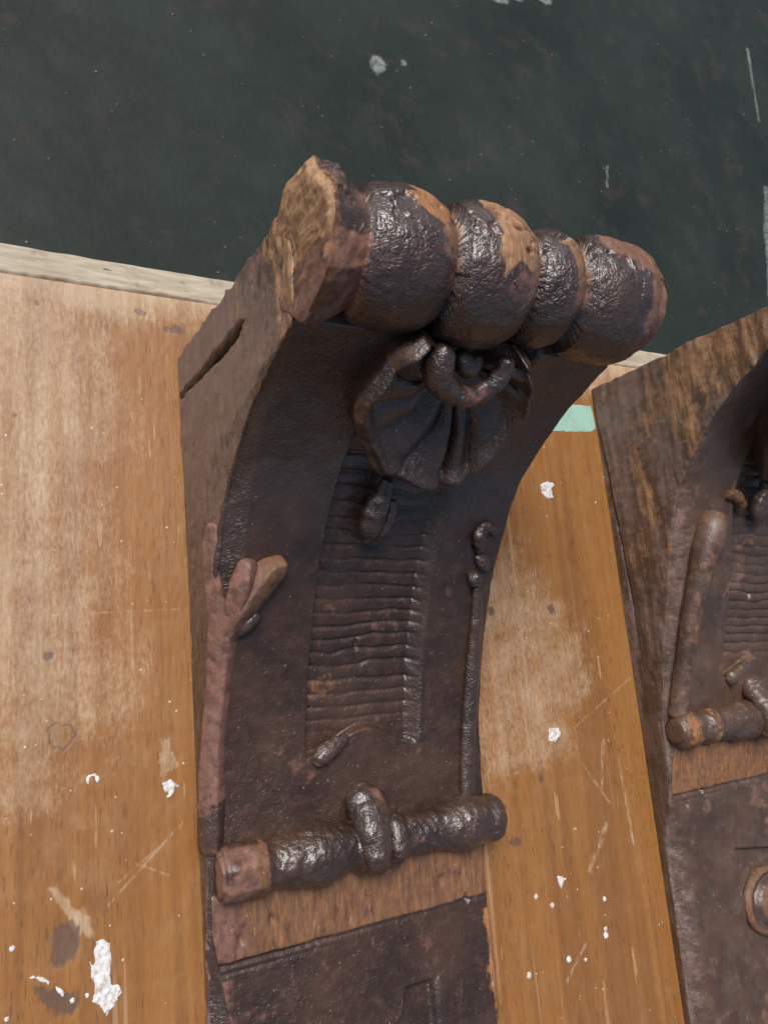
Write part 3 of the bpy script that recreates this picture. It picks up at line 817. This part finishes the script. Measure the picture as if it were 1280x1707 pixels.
        rad = np.where(m_, r * pr, rad); lid = np.where(m_, k, lid)
    cy, cz = np.cos(TT), np.sin(TT)
    fa = 1 - sst(0.014, 0.021, xsh)                              # the broken block at the left end
    poly = 1.0
    kf = 7
    qf = ((TT + 0.35) % (2 * math.pi / kf)) - math.pi / kf
    poly = math.cos(math.pi / kf) / np.cos(qf) * 1.06
    rad = rad * (1 - fa) + rad * fa * (0.35 + 0.65 * poly)
    Pb = np.stack([XX, yc + rad * cy, zc + rad * cz], -1)
    # block stretched to a beak towards +y+z and -y-z as in the broken end
    Pb[..., 1] += fa * 0.002 * np.sign(cy) * np.abs(cy) ** 3
    Nn = np.stack([XX * 0, cy, cz], -1)
    d = 0.0007 * fbm(Pb, 70, 82 + seed, 3) + 0.0005 * fbm(Pb, 230, 83 + seed, 4)
    d += fa * (0.0022 * fbm(Pb, (120, 60, 60), 84 + seed, 3))
    hol = fbm(Pb, (90, 130, 130), 85 + seed, 3); nbh = fbm(Pb, 260, 86 + seed, 3)
    upf = sst(0.35, 0.9, cy * 0.80 + cz * 0.60)
    chip = sst(0.18, 0.34, hol) * upf
    d -= chip * 0.0016
    for (hx, ha, hr) in ((0.0520, 0.95, 0.0030), (0.0575, 1.05, 0.0022), (0.0720, 0.98, 0.0028), (0.0760, 0.92, 0.0020), (0.0945, 1.02, 0.0024), (0.0820, 1.30, 0.0026), (0.0880, 1.22, 0.0016), (0.0540, 1.25, 0.0018), (0.0850, 1.62, 0.0016)):
        da = (TT - ha) * 0.03 + 0.0016 * hol
        d -= 0.0046 * np.exp(-(((XX - hx + 0.002 * nbh) / hr) ** 2 + (da / (hr * 0.55)) ** 2))
    Pb = Pb + Nn * d[..., None]
    # wear of the scroll
    nb = fbm(Pb, 85, 91 + seed, 4); nst = fbm(Pb, (60, 260, 260), 92 + seed, 4); nL = fbm(Pb, 38, 93 + seed, 3)
    R = np.zeros_like(XX); G = np.zeros_like(XX)
    frac = np.zeros_like(XX)
    for k, (a, b_, r, pw) in enumerate(lob): frac = np.where(lid == k, np.clip((xsh - a) / (b_ - a), 0, 1), frac)
    # orange raw wood on the upper right shoulder of the lobes
    ang = TT
    up = 1 - sst(0.95, 1.45, np.abs(np.mod(ang - 0.75 + math.pi, 2 * math.pi) - math.pi) + nb * 0.45)
    R = np.where(lid == 1, 1.1 * sst(0.30, 0.46, frac + nb * .25) * (1 - sst(1.10, 1.50, ang + nb * 0.7)), R)
    R = np.where(lid == 1, np.maximum(R, 0.60 * sst(0.60, 0.85, frac + nb * .2) * (1 - sst(1.6, 2.4, ang + nb * .6))), R)
    R = np.where(lid == 2, 1.15 * (1 - sst(1.60, 2.05, ang + nb * 0.7)) * sst(0.16, 0.32, frac + nb * .25), R)
    R = np.where(lid == 3, 0.95 * (1 - sst(1.5, 2.3, ang + nb * 0.6)) * sst(0.42, 0.62, frac + nb * .25), R)
    R = np.where(lid == 4, 0.85 * (1 - sst(1.5, 2.4, ang + nb * 0.5)) * sst(0.62, 0.8, frac + nb * .2), R)
    R = np.where(lid == 4, np.maximum(R, 0.62 * (1 - sst(1.2, 1.65, ang + nb * .6)) * sst(0.1, 0.3, frac)), R)
    G = np.where(lid == 2, 0.62 * sst(0.45, 0.75, frac + nb * .3) * (1 - sst(2.2, 2.9, ang)), G)
    G = np.where(lid == 1, 0.60 * sst(0.62, 0.85, frac + nb * .3) * (1 - sst(2.2, 2.9, ang)), G)
    G = np.where(lid == 3, 0.80 * sst(0.45, 0.7, frac + nb * .2) * (1 - sst(2.0, 2.8, ang)), G)
    G = np.where(lid == 4, 0.95 * np.maximum((1 - sst(1.25, 1.7, ang + nb * 0.6)), sst(0.66, 0.80, frac)) * sst(0.1, 0.25, frac), G)
    R = np.where(ang > 4.5, 0.3, R)
    G = np.where(lid == 0, 0.25 + 0.85 * sst(1.75, 1.95, ang + nb * 0.3) + 0.5 * nb, G)
    R = np.where(lid == 0, 0.40 * sst(2.0, 2.6, ang) * (ang < 5) * (0.9 + nb) + 0.55 * (1 - sst(0.0, 0.004, XX + nb * 0.003)), R)
    B = np.where(fa > 0.5, 0.8, 1.0)
    Pc = Pb.reshape(-1, 3)
    cc = np.stack([R, G, B], -1).reshape(-1, 3)
    cc = np.concatenate([cc, 1 - 0.35 * (lid == 2).reshape(-1, 1) * np.clip(up, 0, 1).reshape(-1, 1) * (R.reshape(-1, 1) > 0.1)], -1)
    F = [grid_faces(nx, nt_, wrap=True)]
    Vv = [Pc]; Cc = [cc]; off = len(Pc)
    # end caps as dense rough discs
    for e, x0 in ((0, 0), (1, nx - 1)):
        ringp = Pb[x0]
        nr = 40
        tt = np.linspace(1, 0.001, nr)[1:]
        cen = ringp.mean(0)
        disc = cen + (ringp - cen)[None] * tt[:, None, None]
        dd = fbm(disc, (1, 60, 45), 95 + seed, 4) * 0.0030 + fbm(disc, (1, 300, 90), 96 + seed, 4) * 0.0012
        if e == 0:
            dd = dd + 0.0035 * np.sin(disc[..., 1] * 110 + 1.5) * 0.4
            w_ = sst(0, 0.12, 1 - tt)[:, None]
            disc[..., 0] += -dd * w_ - 0.0012 * w_
        else:
            disc[..., 0] += 0.0035 * np.sqrt(np.clip(1 - tt ** 2, 0, 1))[:, None] + dd * 0.15
        if e == 0:
            n_ = fbm(disc, (1, 160, 40), 97, 4)
            rr_ = 0.95 - 0.95 * sst(0.0, 0.2, (disc[..., 1] * -1 - 0.030) * 30 + n_ * 0.3 - (disc[..., 2] - zc) * -8) * 0.0
            low_ = sst(0.004, -0.010, disc[..., 2] - zc + 0.35 * (disc[..., 1] - yc) + n_ * 0.006)
            ra = 1.05 + n_ * 0.5
            pk = sst(0.0, 0.4, -(disc[..., 1] - yc) / 0.02 - 0.35 + n_ * 0.6)
            cl = np.stack([ra * (1 - 0.75 * pk), 0.15 + 0.8 * pk, 0 * ra, 0.25 + 0.6 * pk], -1)
        else:
            cl = np.stack([0.35 + 0 * dd, 0.8 + 0 * dd, 0 * dd, 1 + 0 * dd], -1)
        Vv.append(disc.reshape(-1, 3)); Cc.append(cl.reshape(-1, 4))
        q0 = grid_faces(nr - 1, nt_, off=off, wrap=True)
        i = np.arange(nt_); j = (i + 1) % nt_
        st = np.stack([x0 * nt_ + i, off + i, off + j, x0 * nt_ + j], -1)
        if e == 1: st = st[:, ::-1]
        else: q0 = q0[:, ::-1]
        F += [st, q0]
        off += (nr - 1) * nt_
    mesh_from("scroll_roll", np.concatenate(Vv), np.concatenate(F), mat, root, np.concatenate(Cc))

    # ---- the pleated shell below the scroll
    n_ = np.array([0, -.868, .496]); P0 = np.array([.09, -0.0745, .1033 - (0.018 if second else 0)]) + n_ * .012; td = np.array([0, -.496, -.868])
    out = np.array([(0.0610, -0.0660), (0.0530, -0.0690), (0.0455, -0.0610), (0.0425, -0.0530), (0.0395, -0.0415), (0.0385, -0.0300), (0.0440, -0.0160), (0.0530, -0.0044), (0.0639, 0.0089), (0.0771, 0.0123), (0.0933, 0.0165), (0.1051, 0.0151),
                    (0.1136, 0.0102), (0.1205, -0.0011), (0.1243, -0.0141), (0.1276, -0.0287), (0.1255, -0.0420), (0.1206, -0.0524), (0.1141, -0.0615), (0.1060, -0.069)])
    cen = np.array([0.0870, -0.0480])
    O = catmull(out, 420)
    nr = 150
    t = np.linspace(0, 1, nr)
    prm = np.linspace(0, 1, 420)
    A2 = cen + (O - cen)[None] * t[:, None, None]
    phn = prm[None] + 0.02 * np.sin(6 * t)[:, None]
    nrib = 10
    wv = np.sin(math.pi * nrib * (prm[None] + 0.015 * np.sin(prm[None] * 21)) + 2.6 * t[:, None] ** 1.5 - 0.9)
    ridge = 2 * np.abs(wv) ** 0.75 - 1.1
    ampw = np.clip(0.75 + 0.5 * np.sin(prm * 13 + 1), .3, 1.2)[None]
    bowl = -0.0120 + 0.0125 * sst(0.10, 0.95, t)[:, None] + 0.0052 * np.exp(-((t[:, None] - 0.92) / 0.06) ** 2)
    nrm_ = bowl + ridge * 0.0032 * sst(0.12, 0.55, t)[:, None] * (1 - 0.55 * sst(0.85, 1.0, t)[:, None]) * ampw
    nrm_ = nrm_ - 0.016 * t[:, None] * ((1 - sst(0.0, 0.045, prm)) + sst(0.96, 1.0, prm))[None]
    # left half of the leaf swells into a big fold
    fold = np.exp(-(((A2[..., 0] - 0.066) / 0.010) ** 2 + ((A2[..., 1] + 0.043) / 0.016) ** 2))
    nrm_ = nrm_ + 0.0050 * fold
    edge = 1 + 0.012 * np.sin(2 * math.pi * 7 * prm + 0.3 + 3 * np.sin(prm * 9)) * 1.0
    A2 = cen + (O - cen)[None] * (t[:, None] * (1 + (edge[None] - 1) * t[:, None]))[..., None]
    Q = P0 + A2[..., :1] * np.array([1, 0, 0]) - np.array([.09, 0, 0]) + A2[..., 1:] * td + nrm_[..., None] * n_
    # rim wall back to the face
    wl = []
    for kk, (dn, inn) in enumerate(((-0.0010, 1.012), (-0.0030, 1.010), (-0.006, 0.99), (-0.010, 0.965), (-0.016, 0.94), (-0.026, 0.92))):
        ap = cen + (A2[-1] - cen) * inn
        wl.append(P0 + ap[:, :1] * np.array([1, 0, 0]) - np.array([.09, 0, 0]) + ap[:, 1:] * td + (nrm_[-1] + dn)[:, None] * n_)
    Q = np.concatenate([Q, np.array(wl)], 0)
    Q = Q + n_ * (0.0011 * fbm(Q, 75, 101, 4) + 0.0002 * fbm(Q, 500, 102, 3))[..., None]
    rimm = np.concatenate([sst(0.90, 0.98, t), np.linspace(1, 0.2, len(wl))])[:, None] * np.ones((1, 420))
    nb = fbm(Q, 120, 103, 4)
    leftlow = sst(-0.035, 0.0, out[0, 1] * 0 + np.interp(prm, [0, .25, .5, .75, 1], [-0.06, -0.03, 0.012, 0, -0.07]))[None]
    G = rimm * (0.22 + 0.8 * nb + 0.25 * leftlow)
    mesh_from("shell_ornament", Q, grid_faces(len(Q), 420)[:, ::-1], mat, root, np.stack([G * 0.25, G, 0.9 + G * 0], -1))

    # curled tongue and knot under the roll
    lp = lambda a_, b2, c2: tuple(P0 + np.array([a_ - .09, 0, 0]) + b2 * td + c2 * n_)
    tube("curl_ornament", [lp(.0665, -.066, -.002), lp(.0655, -.058, .003), lp(.0695, -.0500, .004), lp(.0780, -.0455, .005), lp(.0870, -.0455, .006), lp(.0950, -.0500, .005), lp(.0985, -.0580, .003), lp(.0990, -.0650, .0)],
         [.0048, .0064, .0068, .0052, .0044, .0046, .0046, .0040], mat, root, n=120, m=40, up=tuple(n_), amp=0.0012, freq=150, seed=7,
         colf=lambda V: np.stack([V[:, 0] * 0, 0.6 * np.exp(-((V[:, 0] - 0.087) / 0.008) ** 2), V[:, 0] * 0 + 1], -1))
    tube("knot", [lp(.0765, -.062, -.004), lp(.0830, -.0565, -.002), lp(.0895, -.060, -.004)], [.0045, .0055, .0045], mat, root, n=50, m=32, up=tuple(n_), amp=0.0015, freq=160, seed=9)

    # drop under the shell
    fc = face
    tube("husk_drop", [fc(.0800, -.0885, .002), fc(.0795, -.094, .003), fc(.0775, -.101, .0035), fc(.0765, -.108, .0030), fc(.0775, -.114, .001), fc(.0785, -.1175, -.001)],
         [.0030, .0045, .0066, .0070, .0050, .0022], mat, root, n=80, m=32, amp=0.0013, freq=190, seed=11, flat=0.85)
    tube("husk_drop", [fc(.0865, -.097, .001), fc(.0870, -.104, .0025), fc(.0850, -.111, .002), fc(.0835, -.116, .0)],
         [.0022, .0034, .0034, .002], mat, root, n=50, m=24, amp=0.0007, freq=220, seed=12)

    # leaf sliver and little crumbs at the foot of the sunk field
    tube("leaf_sliver", [fc(.0570, -.2285, .000), fc(.0605, -.2260, .0018), fc(.0680, -.2215, .0022), fc(.0775, -.2165, .0005)], [.0028, .0052, .0044, .0022], mat, root, n=60, m=28, flat=0.7, amp=0.0011, freq=260, seed=13)

    # tassel and rod on the right
    tx = 0.0
    tube("tassel", [fc(.1530, -.1225, .0), fc(.1495, -.1175, .0022), fc(.1480, -.1125, .0025), fc(.1520, -.1090, .0018), fc(.1580, -.1105, .0010), fc(.1610, -.1140, -.0005)],
         [.0026, .0042, .0042, .0032, .0028, .0018], mat, root, n=80, m=24, amp=0.0013, freq=260, seed=14, flat=0.8)
    tube("tassel", [fc(.1500, -.1235, .0), fc(.1555, -.1275, .0018), fc(.1600, -.1320, .0005)], [.0030, .0042, .0022], mat, root, n=50, m=24, amp=0.0014, freq=260, seed=15, flat=0.7)
    tube("tassel", [fc(.1475, -.1360, .0), fc(.1515, -.1370, .0022), fc(.1560, -.1400, .0008)], [.0034, .0050, .0030], mat, root, n=50, m=24, amp=0.0013, freq=260, seed=16, flat=0.8)
    tube("rod", [fc(.1555, -.1405, .0), fc(.1575, -.155, .0010), fc(.1585, -.182, .0014), fc(.1570, -.215, .0014), fc(.1550, -.245, .0014), fc(.1545, ROLLY + 0.010, .0014)],
         [.0030, .0042, .0048, .0050, .0050, .0052], mat, root, n=160, m=24, flat=0.75, amp=0.0005, freq=150, seed=17)

    # forked branch lying on the left arris
    cb = (lambda V: np.stack([0.25 + 0.4 * fbm(V, 60, 5, 3), 0.35 + 0.5 * fbm(V, 70, 6, 3), 0.6 + V[:, 0] * 0], -1)) if second else lambda V: np.stack([0.75 * sst(0.0, 0.0035, V[:, 0] - np.interp(V[:, 1], [-.27, -.17, -.145, -.11], [.006, .0088, .014, .020])) * (0.8 + 0.4 * fbm(V, 120, 5, 3)) * (V[:, 1] > -.25),
                             0.25 + 0.62 * sst(-0.247, -0.238, V[:, 1] + 0.012 * fbm(V, 160, 6, 3)) + 0.45 * fbm(V, 90, 6, 4), 0.6 + V[:, 0] * 0], -1)
    zz = 1.25 if second else 1.0
    bo = 0.010 if second else 0.0
    def bp(x, y, o): return (x + bo, y, float(hy(y)) + o)
    if second:
        tube("branch", [fc(.0065, -.249, .000), fc(.0080, -.225, .001), fc(.0105, -.195, .002), fc(.0135, -.165, .003), fc(.0185, -.140, .005), fc(.0250, -.122, .005), fc(.0300, -.112, .003)],
             [.0068, .0064, .0066, .0076, .0096, .0108, .0080], mat, root, n=200, m=36, amp=0.0008, freq=60, seed=18, colf=cb)
    else:
        tube("branch", [bp(.0035, ROLLY + .008, -.004), bp(.0035, -.250, -.0035), bp(.0035, -.231, -.003), bp(.0045, -.205, -.0025), bp(.0060, -.180, -.003), bp(.0065, -.160, -.004), bp(.0035, -.143, -.006), bp(.0000, -.128, -.0085), bp(-.0012, -.115, -.011), bp(-.0015, -.106, -.0135)],
             [.0072, .0074, .0072, .0070, .0074, .0082, .0070, .0060, .0056, .0035], mat, root, n=240, m=36, amp=0.0007, freq=70, seed=18, facet=4, colf=cb)
        tube("branch", [bp(.0065, -.166, -.004), bp(.0095, -.153, -.0015), bp(.0145, -.1435, .0015), bp(.0200, -.1360, .0030), bp(.0260, -.1300, .0035), bp(.0330, -.1285, .0030)],
             [.0062, .0082, .0092, .0084, .0072, .0074], mat, root, n=140, m=36, amp=0.0011, freq=90, seed=19, facet=4, colf=cb)
    if not second:
        tube("branch", [bp(.0085, -.158, -.001), bp(.0105, -.146, .0025), bp(.0120, -.135, .0040), bp(.0135, -.1245, .0030)], [.0050, .0070, .0072, .0050], mat, root, n=90, m=32, amp=0.0009, freq=100, seed=29, facet=4, colf=cb)
    tube("twig", [bp(.0105, -.160, -.002), bp(.0165, -.1545, .0012), bp(.0225, -.1495, .0010)], [.0030, .0042, .0028], mat, root, n=50, m=20, amp=0.0006, freq=200, seed=20)

    # ---- turned roll across the face
    rz0 = float(hy(ROLLY)) + 0.0025
    rp = [(0.0028, .0040), (0.0034, .0110), (.0045, .0138), (.007, .0142), (.014, .0143), (.0235, .0142), (.0270, .0135), (.0285, .0120), (.0320, .0118), (.0400, .0138), (.0500, .0156), (.0580, .0160), (.0660, .0148), (.0735, .0128), (.0765, .0125),
          (.0785, .0150), (.0850, .0162), (.0905, .0155), (.0935, .0130), (.0955, .0140), (.1015, .0150), (.1055, .0138), (.1075, .0118), (.1150, .0116), (.1270, .0118), (.1330, .0116), (.1380, .0132), (.1450, .0155), (.1530, .0160), (.1590, .0142),
          (.1630, .0128), (.1680, .0138), (.1720, .0130), (.1750, .0100), (.1765, .0045)]
    if second:
        rp = [(.001, .0040), (.002, .0095), (.008, .0125), (.016, .0128), (.021, .0105), (.025, .0100), (.031, .0125), (.037, .0125), (.043, .0102), (.052, .0118), (.064, .0140), (.078, .0138), (.088, .0120), (.094, .0150), (.106, .0150), (.112, .012), (.15, .0125), (.165, .010), (.168, .003)]
    rp = np.array(rp)
    nx = 360; nt_ = 120
    xs = np.linspace(rp[0, 0], rp[-1, 0], nx); rr_ = np.interp(xs, rp[:, 0], rp[:, 1])
    ker = np.ones(7) / 7; rr_[3:-3] = np.convolve(rr_, ker, 'valid')
    th = np.arange(nt_) / nt_ * 2 * math.pi
    XX, TT = np.meshgrid(xs, th, indexing='ij')
    kf = 8; qf = ((TT + 0.2) % (2 * math.pi / kf)) - math.pi / kf
    blk = 1 - sst(.024, .030, XX) if not second else XX * 0
    rmod = rr_[:, None] * (1 - 0.6 * blk + 0.6 * blk * math.cos(math.pi / kf) / np.cos(qf))
    Pb = np.stack([XX, ROLLY + rmod * np.cos(TT), rz0 + rmod * np.sin(TT)], -1)
    Nn = np.stack([XX * 0, np.cos(TT), np.sin(TT)], -1)
    d = 0.0012 * fbm(Pb, 90, 111 + seed, 3) + 0.0007 * fbm(Pb, 300, 112 + seed, 4) * (1 - blk * .7)
    Pb = Pb + Nn * d[..., None]
    nb = fbm(Pb, 100, 113 + seed, 4)
    G = blk * (0.8 + nb * 0.9) * sst(-0.2, 0.5, np.sin(TT)) + 0.3 * sst(0.1, 0.5, nb)
    R = blk * 0.66 * sst(0.018, 0.022, XX) * (0.9 + nb)
    if not second:
        R = np.maximum(R, 0.6 * sst(0.174, 0.179, XX))
    else:
        R = np.maximum(R, 0.8 * (np.exp(-((XX - .010) / .008) ** 2) + np.exp(-((XX - .034) / .005) ** 2)) * (0.8 + nb)); 
    nl = len(Pb) * nt_
    Vv = np.concatenate([Pb.reshape(-1, 3), [[xs[0] + 0.0005, ROLLY, rz0]], [[xs[-1] + 0.001, ROLLY, rz0]]])
    cc = np.concatenate([np.stack([R, G, 0.7 * (1 - blk)], -1).reshape(-1, 3), [[0.1, 0.5, 0]], [[0.5, 0.5, 0]]])
    tr = [(nl, (i + 1) % nt_, i) for i in range(nt_)] + [(nl + 1, (nx - 1) * nt_ + i, (nx - 1) * nt_ + (i + 1) % nt_) for i in range(nt_)]
    # normals out: reverse winding as the ring runs y->z
    mesh_from("turned_roll", Vv, grid_faces(nx, nt_, wrap=True), mat, root, cc, tris=tr)
    # bud wrapped over the roll
    ry = ROLLY
    fx = .0865
    tube("bud", [(fx + .002, ry - .0120, rz0 + .0050), (fx, ry - .006, rz0 + .0120), (fx - .001, ry + .004, rz0 + .0130), (fx - .0005, ry + .014, rz0 + .0085), (fx + .000, ry + .024, rz0 + .0030), (fx + .002, ry + .031, rz0 - .0020)],
         [.0060, .0085, .0090, .0112, .0108, .0060], mat, root, n=110, m=36, amp=0.0018, freq=140, seed=22, flat=0.75,
         colf=lambda V: np.stack([V[:, 0] * 0, 0.62 * np.exp(-(((V[:, 0] - fx - .004) / .004) ** 2 + ((V[:, 1] - ry - .024) / .006) ** 2)) + 0.1, 0.7 + V[:, 0] * 0], -1))
    tube("bud", [(fx + .0135, ry - .0120, rz0 + .0045), (fx + .0135, ry - .004, rz0 + .0125), (fx + .0130, ry + .006, rz0 + .0110), (fx + .0110, ry + .014, rz0 + .0050)],
         [.0042, .0060, .0060, .0040], mat, root, n=80, m=28, amp=0.0014, freq=180, seed=23, flat=0.75)
    if second:
        # oval boss in the lower sunk panel, and the carved hook under the head
        th = np.linspace(0, 2 * math.pi, 160); rr2 = np.linspace(0, 1, 60)
        RR, TH = np.meshgrid(rr2, th, indexing='ij')
        cx, cyy = .0920, -.3860
        zz_ = float(hy(cyy)) - .0032 + 0.0085 * np.sqrt(np.clip(1 - RR ** 2.6, 0, 1)) - 0.0030 * np.exp(-((RR - 0.74) / 0.09) ** 2)
        Q = np.stack([cx + .029 * RR * np.cos(TH), cyy + .024 * RR * np.sin(TH), zz_], -1)
        Q[..., 2] += 0.0008 * fbm(Q, 130, 5, 4)
        G = 0.9 * np.exp(-((RR - 0.93) / 0.07) ** 2) + 0.7 * (RR < 0.6)
        mesh_from("oval_boss", Q, grid_faces(60, 160)[:, ::-1], mat, root, np.stack([0.85 * G, G, 0.5 + 0 * G], -1))
        tube("carved_hook", [fc(.042, -.098, .000), fc(.052, -.1005, .002), fc(.062, -.1065, .001)], [.0035, .0045, .003], mat, root, n=40, m=20, amp=0.001, freq=200, seed=24, colf=lambda V: np.stack([0.8 + V[:, 0] * 0, 0.8 + V[:, 0] * 0, V[:, 0] * 0], -1))
    return root

b1 = bracket("carved_bracket", (0, 0, 0.0004), MAT_A)
tag(b1, "dark brown carved wooden bracket with ribbed scroll head and shell, whole head in view", "bracket", "carved wooden brackets lying on the board")
b2 = bracket("carved_bracket", (0.3208, 0.0138, 0.0004), MAT_B, second=True, seed=40)
tag(b2, "brown worn carved bracket cut off by the right frame edge, side streaked with bare wood", "bracket", "carved wooden brackets lying on the board")
